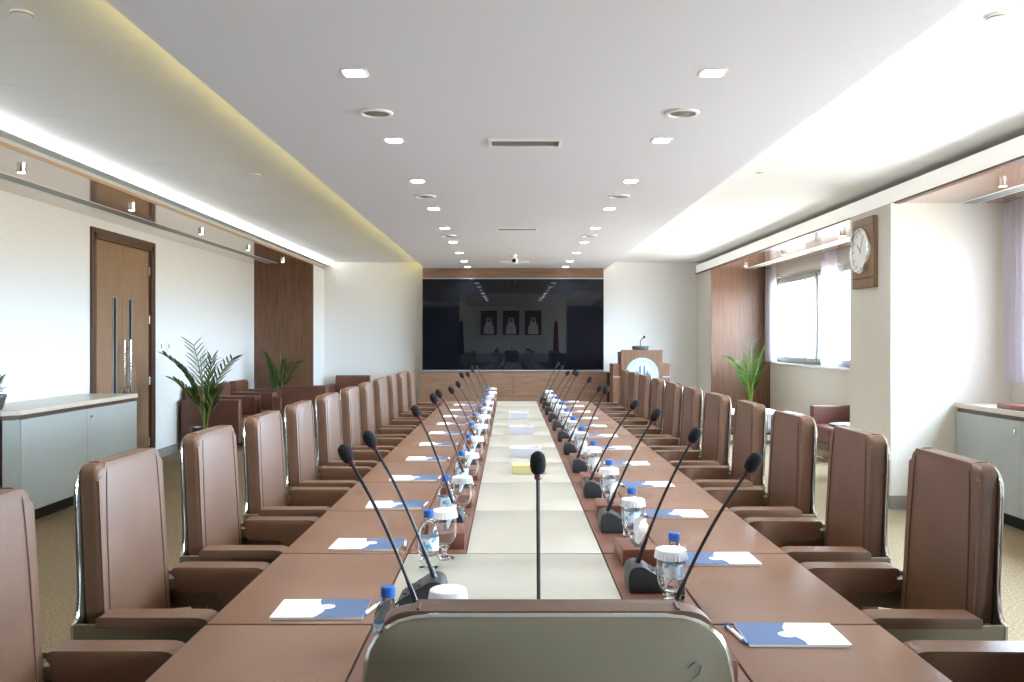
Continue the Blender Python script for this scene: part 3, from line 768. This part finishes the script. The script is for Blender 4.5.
# Empty loc fix for shared arrays below
# ------------------------------------------------------------------ microphones
MICB = None
def mic(x, y, s, label, head=None, first_name='gooseneck_microphone', rz=None):
    """s: side; base stands at x,y; neck rises to world point head"""
    t = thing('gooseneck_microphone', label, 'microphone', (x, y, ZTAB), 0, 'gooseneck microphones on the table')
    ang = {-1: 0.0, 1: PI, 0: PI/2}[s]      # local -X faces the sitter
    R = Matrix.Rotation(ang, 4, 'Z')
    bm = bm_new()
    add_prism(bm, rpoly([(-.075, 0), (.055, 0, .006), (.062, .04, .02), (.05, .078, .02), (.015, .078, .012), (-.075, .022, .006)], 4), -.058, .058, 'Y', .006, 2)
    bmesh.ops.transform(bm, matrix=R, verts=bm.verts); b = obj('base', bm, 'darkgrey', t)
    bm = bm_new()
    for j in range(3):
        u = -.055+j*.02; zz = .022+(u+.075)*(.056/.09)
        add_box(bm, u-.006, u+.006, -.03, .03, zz+.001, zz+.004)
    bmesh.ops.transform(bm, matrix=R, verts=bm.verts); obj('button', bm, 'black', b, smooth=0)
    r0 = (R @ Vector((.025, 0, .076)))
    h = Vector(head)-Vector((x, y, ZTAB))
    d = h-r0
    pts = []
    n = 14
    for i in range(n+1):
        u = i/n
        p = r0+d*u; up = Vector((0, 0, 1))*d.length*.10*math.sin(PI*u)*(.6)
        pts.append(p+up)
    rad = [.0085 if i == 0 else (.0065 if i < 3 else .0042) for i in range(n+1)]
    bm = bm_new(); add_tube(bm, pts, rad, 8); obj('gooseneck', bm, 'black', t)
    ax = (pts[-1]-pts[-2]).normalized(); q = ax.to_track_quat('Z', 'Y').to_matrix().to_4x4(); tr = Matrix.Translation(pts[-1]) @ q
    bm = bm_new(); add_lathe(bm, [(.005, 0), (.0085, .003), (.0085, .011), (.008, .013)], 14); bmesh.ops.transform(bm, matrix=tr, verts=bm.verts); obj('light_ring', bm, 'redring', t)
    bm = bm_new(); add_lathe(bm, [(.009, .012), (.0145, .018), (.0175, .030), (.0175, .043), (.0145, .055), (.008, .061), (.002, .063)], 18); bmesh.ops.transform(bm, matrix=tr, verts=bm.verts); obj('windscreen', bm, 'foam', t)
    return t
def px(x, y, Y): return ((x-510)*Y/F, Y, 1.5-(y-340)*Y/F)
lb = {-1: 2.14, 0: 2.50, 1: 3.47}
rb = {-1: 2.17, 0: 2.66, 1: 3.47}
lh = {-1: px(353, 466, 2.22), 0: px(376, 450, 2.52), 1: px(420, 419, 3.55), 2: px(437, 405, 4.28)}
rh = {-1: px(745, 475, 2.12), 0: px(689, 446, 2.66), 1: px(651, 423, 3.43), 2: px(630, 411, 4.2)}
for s in (-1, 1):
    for i, k in enumerate(range(-1, 11)):
        yb = (lb if s < 0 else rb).get(k, YK(k)+.375+random.uniform(-.02, .02))
        xb = TX+s*(.325 if k != -1 or s < 0 else .335)
        hd_ = (lh if s < 0 else rh).get(k) or (xb+s*(.145+random.uniform(-.025, .03)), yb+random.uniform(-.05, .06), 1.155+random.uniform(-.02, .03))
        mic(xb, yb, s, 'black gooseneck microphone at the %s seat from the camera, table\'s %s' % (ORD[i], SIDE[s]), hd_)
mic(.062, 1.86, 0, 'black gooseneck microphone in front of the head chair, standing upright', px(538, 480, 1.93))

# ------------------------------------------------------------------ tissue boxes with leather cover
def make_tissue():
    t = thing('tissue_box', '', 'tissue box', (0, 0, 0), group='brown leather tissue boxes')
    obj('box', add_box(bm_new(), -.062, .062, -.09, .09, .0005, .058, .004, 2), 'box_leather', t)
    obj('slot', add_box(bm_new(), -.014, .014, -.05, .05, .058, .0592), 'black', t, smooth=0)
    bm = bm_new(); rows = []
    for j, (z, w, f) in enumerate(((.055, .03, .004), (.075, .036, .008), (.10, .05, .014), (.125, .042, .016), (.14, .02, .01))):
        rows.append([bm.verts.new((f*math.sin(i*1.3+j*.6)+.006*j, -w+2*w*i/12, z+.006*math.sin(i*.9+j))) for i in range(13)])
    for a, b in zip(rows, rows[1:]):
        for i in range(12): bm.faces.new((a[i], a[i+1], b[i+1], b[i]))
    bmesh.ops.solidify(bm, geom=list(bm.faces), thickness=.0012)
    obj('tissue', bm, 'paper', t, smooth=60)
    return t
tb = make_tissue(); used = False
for s in (-1, 1):
    for i, k in enumerate(range(-1, 11)):
        if s < 0 and k <= 0: continue
        if s < 0: x, y = TX-.315, YK(k)+.145
        else: x, y = TX+.345, (YK(k)+.675 if k >= 0 else 1.99)
        if k == 10 and s > 0: y = YK(k)+.6
        lab = 'brown leather tissue box at the %s seat from the camera, table\'s %s' % (ORD[i], SIDE[s])
        if s < 0: rz = math.radians(random.uniform(-4, 4))
        else: rz = PI/2*0+math.radians(random.uniform(-4, 4))
        if not used: tb.location = (x, y, ZTAB); tb.rotation_euler = (0, 0, rz); tb['label'] = lab; used = True
        else:
            q = dup(tb, (x, y, ZTAB), rz, lab)
            if s > 0 and k == -1:
                for c in kids(q):
                    if c.name.startswith('tissue'): bpy.data.objects.remove(c)   # this box is empty in the photo

# ------------------------------------------------------------------ bottles
def make_bottle():
    t = thing('water_bottle', '', 'bottle', (0, 0, 0), group='blue-capped water bottles')
    prof = [(.024, .0006), (.031, .004), (.033, .015), (.0315, .022), (.033, .03), (.0315, .038), (.033, .046), (.0325, .06), (.0325, .108), (.033, .118), (.031, .13), (.024, .148), (.0155, .158), (.0135, .164), (.0135, .172)]
    b = obj('body', add_lathe(bm_new(), prof, 28), 'water', t)
    obj('label', add_lathe(bm_new(), [(.0333, .062), (.0334, .064), (.0334, .104), (.0333, .106)], 28, cap0=False, cap1=False), 'label', t)
    bm = bm_new(); add_lathe(bm, [(.0136, .168), (.0165, .169), (.0168, .172), (.0165, .190), (.0145, .1925), (.003, .193)], 24, cap0=False); obj('cap', bm, 'bluecap', t)
    return t
bt = make_bottle(); used = False
for s in (-1, 1):
    for i, k in enumerate(range(-1, 11)):
        if s < 0: x, y = {-1: (-.276, 1.995), 0: (-.267, 2.89)}.get(k, (TX-.345+random.uniform(-.01, .02), YK(k)+.55+random.uniform(-.02, .02)))
        else:
            if k < 0: continue
            x, y = (TX+.375, YK(k)+.235)
            if k == 0: x, y = .475, 2.55
        lab = 'blue-capped water bottle at the %s seat from the camera, table\'s %s' % (ORD[i], SIDE[s])
        if not used: bt.location = (x, y, ZTAB); bt['label'] = lab; used = True
        else: dup(bt, (x, y, ZTAB), random.uniform(0, 6), lab)

# ------------------------------------------------------------------ goblets with paper covers
def make_goblet():
    t = thing('water_goblet', '', 'glass', (0, 0, 0), group='stemmed glasses with white paper covers')
    prof = [(.034, .0006), (.034, .003), (.012, .009), (.007, .018), (.0075, .030), (.016, .038), (.030, .052), (.0395, .075), (.042, .100), (.0405, .13), (.037, .162),
            (.0358, .162), (.0392, .13), (.0405, .100), (.038, .076), (.029, .055), (.014, .042), (.002, .039)]
    obj('bowl', add_lathe(bm_new(), prof, 32), 'glass', t, smooth=60)
    bm = bm_new(); n = 48; rings = []
    for (r, z, f) in ((.046, .142, .0016), (.0452, .146, .0016), (.043, .160, .0012), (.0425, .166, 0), (.040, .1675, 0), (.02, .1675, 0), (.001, .1675, 0)):
        rings.append([bm.verts.new(((r+f*math.cos(i*PI))*math.cos(2*PI*i/n), (r+f*math.cos(i*PI))*math.sin(2*PI*i/n), z)) for i in range(n)])
    for a, b in zip(rings, rings[1:]):
        for i in range(n): bm.faces.new((a[i], a[(i+1) % n], b[(i+1) % n], b[i]))
    bmesh.ops.solidify(bm, geom=list(bm.faces), thickness=-.0008)
    obj('paper_cover', bm, 'paper', t, smooth=40)
    return t
gb = make_goblet(); used = False
for s in (-1, 1):
    for i, k in enumerate(range(-1, 11)):
        if s < 0: x, y = {-1: (-.145, 2.06), 0: (-.225, 3.02)}.get(k, (TX-.29+random.uniform(-.012, .012), YK(k)+.665+random.uniform(-.02, .02)))
        else:
            if k < 0: continue
            x, y = (TX+.365, YK(k)+.135)
        lab = 'stemmed glass under a white paper cover at the %s seat, table\'s %s' % (ORD[i] if i else 'nearest', SIDE[s])
        if not used: gb.location = (x, y, ZTAB); gb['label'] = lab; used = True
        else: dup(gb, (x, y, ZTAB), random.uniform(0, 6), lab)

# ------------------------------------------------------------------ folders and pens
def make_folder():
    """local: long axis X, blue half on the +X side (table centre for the door side)"""
    t = thing('paper_folder', '', 'folder', (0, 0, 0), group='white and blue paper folders')
    obj('sheets', add_box(bm_new(), -.123, .123, -.0805, .0805, .0005, .007), 'paper', t, smooth=0)
    cv = obj('cover', add_box(bm_new(), -.125, .125, -.0825, .0825, .007, .008), 'paper', t, smooth=0)
    pts = [(.125, -.0825), (.125, .0825)]+[(-.004+.014*math.sin((1-i/10)*PI*1.7-.3), .0825-.165*i/10) for i in range(11)]
    bm = bm_new(); add_prism(bm, pts, .008, .0085, 'Z'); obj('blue_panel', bm, 'blue', cv, smooth=0)
    bm = bm_new(); add_prism(bm, disc_pts(.022, 24, .012, .01), .0085, .0088, 'Z'); obj('crest', bm, 'paper', cv, smooth=0)
    bm = bm_new(); n = 24
    for r0, r1 in ((.017, .019), (.006, .009)):
        vs = [(bm.verts.new((.012+r0*math.cos(2*PI*i/n), .01+r0*math.sin(2*PI*i/n), .0890e-1)), bm.verts.new((.012+r1*math.cos(2*PI*i/n), .01+r1*math.sin(2*PI*i/n), .0890e-1))) for i in range(n+1)]
        for p, q in zip(vs, vs[1:]): bm.faces.new((p[0], q[0], q[1], p[1]))
    obj('crest_ring', bm, 'blue', cv, smooth=0)
    return t
def make_pen():
    t = thing('ballpoint_pen', '', 'pen', (0, 0, 0), group='pens beside the folders')
    bm = bm_new(); add_tube(bm, [(0, -.05, .0065), (0, .055, .0065)], .005, 10); obj('barrel', bm, 'white', t)
    bm = bm_new(); add_tube(bm, [(0, -.068, .0065), (0, -.05, .0065)], [.0015, .0055], 10); cp = bm_new(); add_tube(cp, [(0, .055, .0065), (0, .072, .0065)], .0055, 10); obj('cap', cp, 'bluecap', t); cp = bm_new(); add_box(cp, -.0015, .0015, .03, .07, .011, .014); obj('clip', cp, 'bluecap', t); obj('tip', bm, 'bluecap', t)
    return t
fd = make_folder(); pn = make_pen(); used = False
for s in (-1, 1):
    for i, k in enumerate(range(-1, 11)):
        if s < 0:
            if k < 0: continue
            x, y = -.52, YK(k)+.115
        else:
            x, y = .71, YK(k)+(.675 if k < 10 else .62)
        rz = math.radians(random.uniform(-2.5, 2.5))+(0 if s < 0 else PI)
        lab = 'white and blue paper folder at the %s seat from the camera, table\'s %s' % (ORD[i], SIDE[s])
        lp = 'white and blue pen at the %s seat from the camera, table\'s %s' % (ORD[i], SIDE[s])
        xp = x-s*.138
        if not used:
            fd.location = (x, y, ZTAB); fd.rotation_euler = (0, 0, rz); fd['label'] = lab
            pn.location = (xp, y, ZTAB); pn.rotation_euler = (0, 0, -.25); pn['label'] = lp; used = True
        else:
            dup(fd, (x, y, ZTAB), rz, lab); dup(pn, (xp, y, ZTAB), random.uniform(-.12, .12) if (s, k) != (1, -1) else .12, lp)

# ------------------------------------------------------------------ boxes on the cream strip
def carton(label, x, y, mat, w=.2, d=.13, h=.062, rz=0.0):
    t = thing('tissue_carton', label, 'box', (x, y, ZTAB), rz, 'boxes on the cream table strip')
    obj('carton_body', add_box(bm_new(), -w/2, w/2, -d/2, d/2, 0, h, .002, 1), mat, t, smooth=0)
    obj('top_print', add_prism(bm_new(), [(p[0], p[1]) for p in rpoly([(-w*.1, -d*.2, .02), (w*.42, -d*.35, .02), (w*.42, d*.3, .02), (w*.1, d*.1, .02)], 4)], h, h+.0006, 'Z'), 'brown_print' if mat != 'yellow' else 'paper', t, smooth=0)
carton('yellow box on the cream table strip, closest to the head microphone', .108, 4.98, 'yellow', .19, .12, .05)
carton('white tissue carton on the cream strip just behind the yellow box', .1, 5.66, 'lilac')
carton('white tissue carton on the cream strip, middle of the three white ones', .09, 7.06, 'lilac', .185)
carton('white tissue carton on the cream strip, farthest from the camera', .08, 8.42, 'lilac', .185)

# ------------------------------------------------------------------ behind the camera, mirrored in the screen
for i, x in enumerate((-.81, .04, .89)):
    t = thing('framed_portrait', 'framed portrait mirrored in the black screen, %s of three' % ('rightmost', 'middle', 'leftmost')[2-i], 'picture', (x, YB+.002, 2.16), group='framed portraits opposite the screen')
    bm = bm_new()
    for a in ((-.31, .31, .43, .465), (-.31, .31, -.465, -.43), (-.31, -.275, -.43, .43), (.275, .31, -.43, .43)): add_box(bm, a[0], a[1], 0, .035, a[2], a[3])
    obj('frame', bm, 'wood_dark', t, smooth=0)
    cv = obj('canvas', add_box(bm_new(), -.275, .275, .002, .015, -.43, .43), 'canvas', t, smooth=0)
    bm = bm_new(); add_prism(bm, rpoly([(-.2, -.43), (.2, -.43), (.19, -.15, .08), (.1, .0, .08), (.1, .2, .1), (-.1, .2, .1), (-.1, .0, .08), (-.19, -.15, .08)], 5), .015, .018, 'Y'); obj('white_robe', bm, 'paper', cv, smooth=0)
    bm = bm_new(); add_prism(bm, disc_pts(.07, 20, 0, .09), .018, .02, 'Y'); obj('face', bm, 'skin', cv, smooth=0)
for x, mt, lab in ((-1.85, 'cloth_dark', 'dark flag on a pole mirrored in the black screen'), (1.75, 'cloth_red', 'red flag on a pole mirrored in the black screen')):
    t = thing('flag_stand', lab, 'flag', (x, YB+.3, 0))
    bm = bm_new(); add_lathe(bm, [(.16, 0), (.16, .03), (.04, .06)], 24); add_tube(bm, [(0, 0, .05), (0, 0, 2.3)], .014, 10); obj('pole', bm, 'brass', t)
    bm = bm_new(); rows = []
    for j in range(9):
        z = 2.2-j*.19; w = .04+.009*j
        rows.append([bm.verts.new(((w+.025*math.sin(i*1.4))*math.cos(2*PI*i/36), (w*.7+.02*math.sin(i*1.4))*math.sin(2*PI*i/36), z)) for i in range(36)])
    for a, b in zip(rows, rows[1:]):
        for i in range(36): bm.faces.new((a[i], a[(i+1) % 36], b[(i+1) % 36], b[i]))
    obj('cloth', bm, mt, t, smooth=60)

# ------------------------------------------------------------------ light
w = bpy.data.worlds.new('sky'); S.world = w; w.use_nodes = True
nt = w.node_tree; N = nt.nodes; L = nt.links
bg = N['Background']; bg.inputs['Strength'].default_value = 46.0
tc = N.new('ShaderNodeTexCoord'); sx = N.new('ShaderNodeSeparateXYZ'); rp = N.new('ShaderNodeValToRGB')
L.new(tc.outputs['Generated'], sx.inputs[0]); mr = N.new('ShaderNodeMapRange'); mr.inputs['From Min'].default_value = -.25; mr.inputs['From Max'].default_value = .25
L.new(sx.outputs['Z'], mr.inputs['Value']); L.new(mr.outputs['Result'], rp.inputs['Fac'])
e = rp.color_ramp.elements; e[0].position = .42; e[0].color = (.34, .32, .29, 1); e[1].position = .56; e[1].color = (.64, .81, 1, 1)
L.new(rp.outputs['Color'], bg.inputs['Color'])
for (a, b) in WINS:      # portals guide daylight through the real window openings
    ld = bpy.data.lights.new('window_portal', 'AREA'); ld.shape = 'RECTANGLE'; ld.size = ZT-ZS; ld.size_y = b-a
    ld.cycles.is_portal = True
    o = bpy.data.objects.new('window_portal', ld); C.objects.link(o); o.location = (4.66, (a+b)/2, (ZS+ZT)/2); o.rotation_euler = (0, PI/2, 0)
S.cycles.use_denoising = True
S.cycles.max_bounces = 10; S.cycles.diffuse_bounces = 6; S.cycles.transparent_max_bounces = 24
S.cycles.sample_clamp_indirect = 8
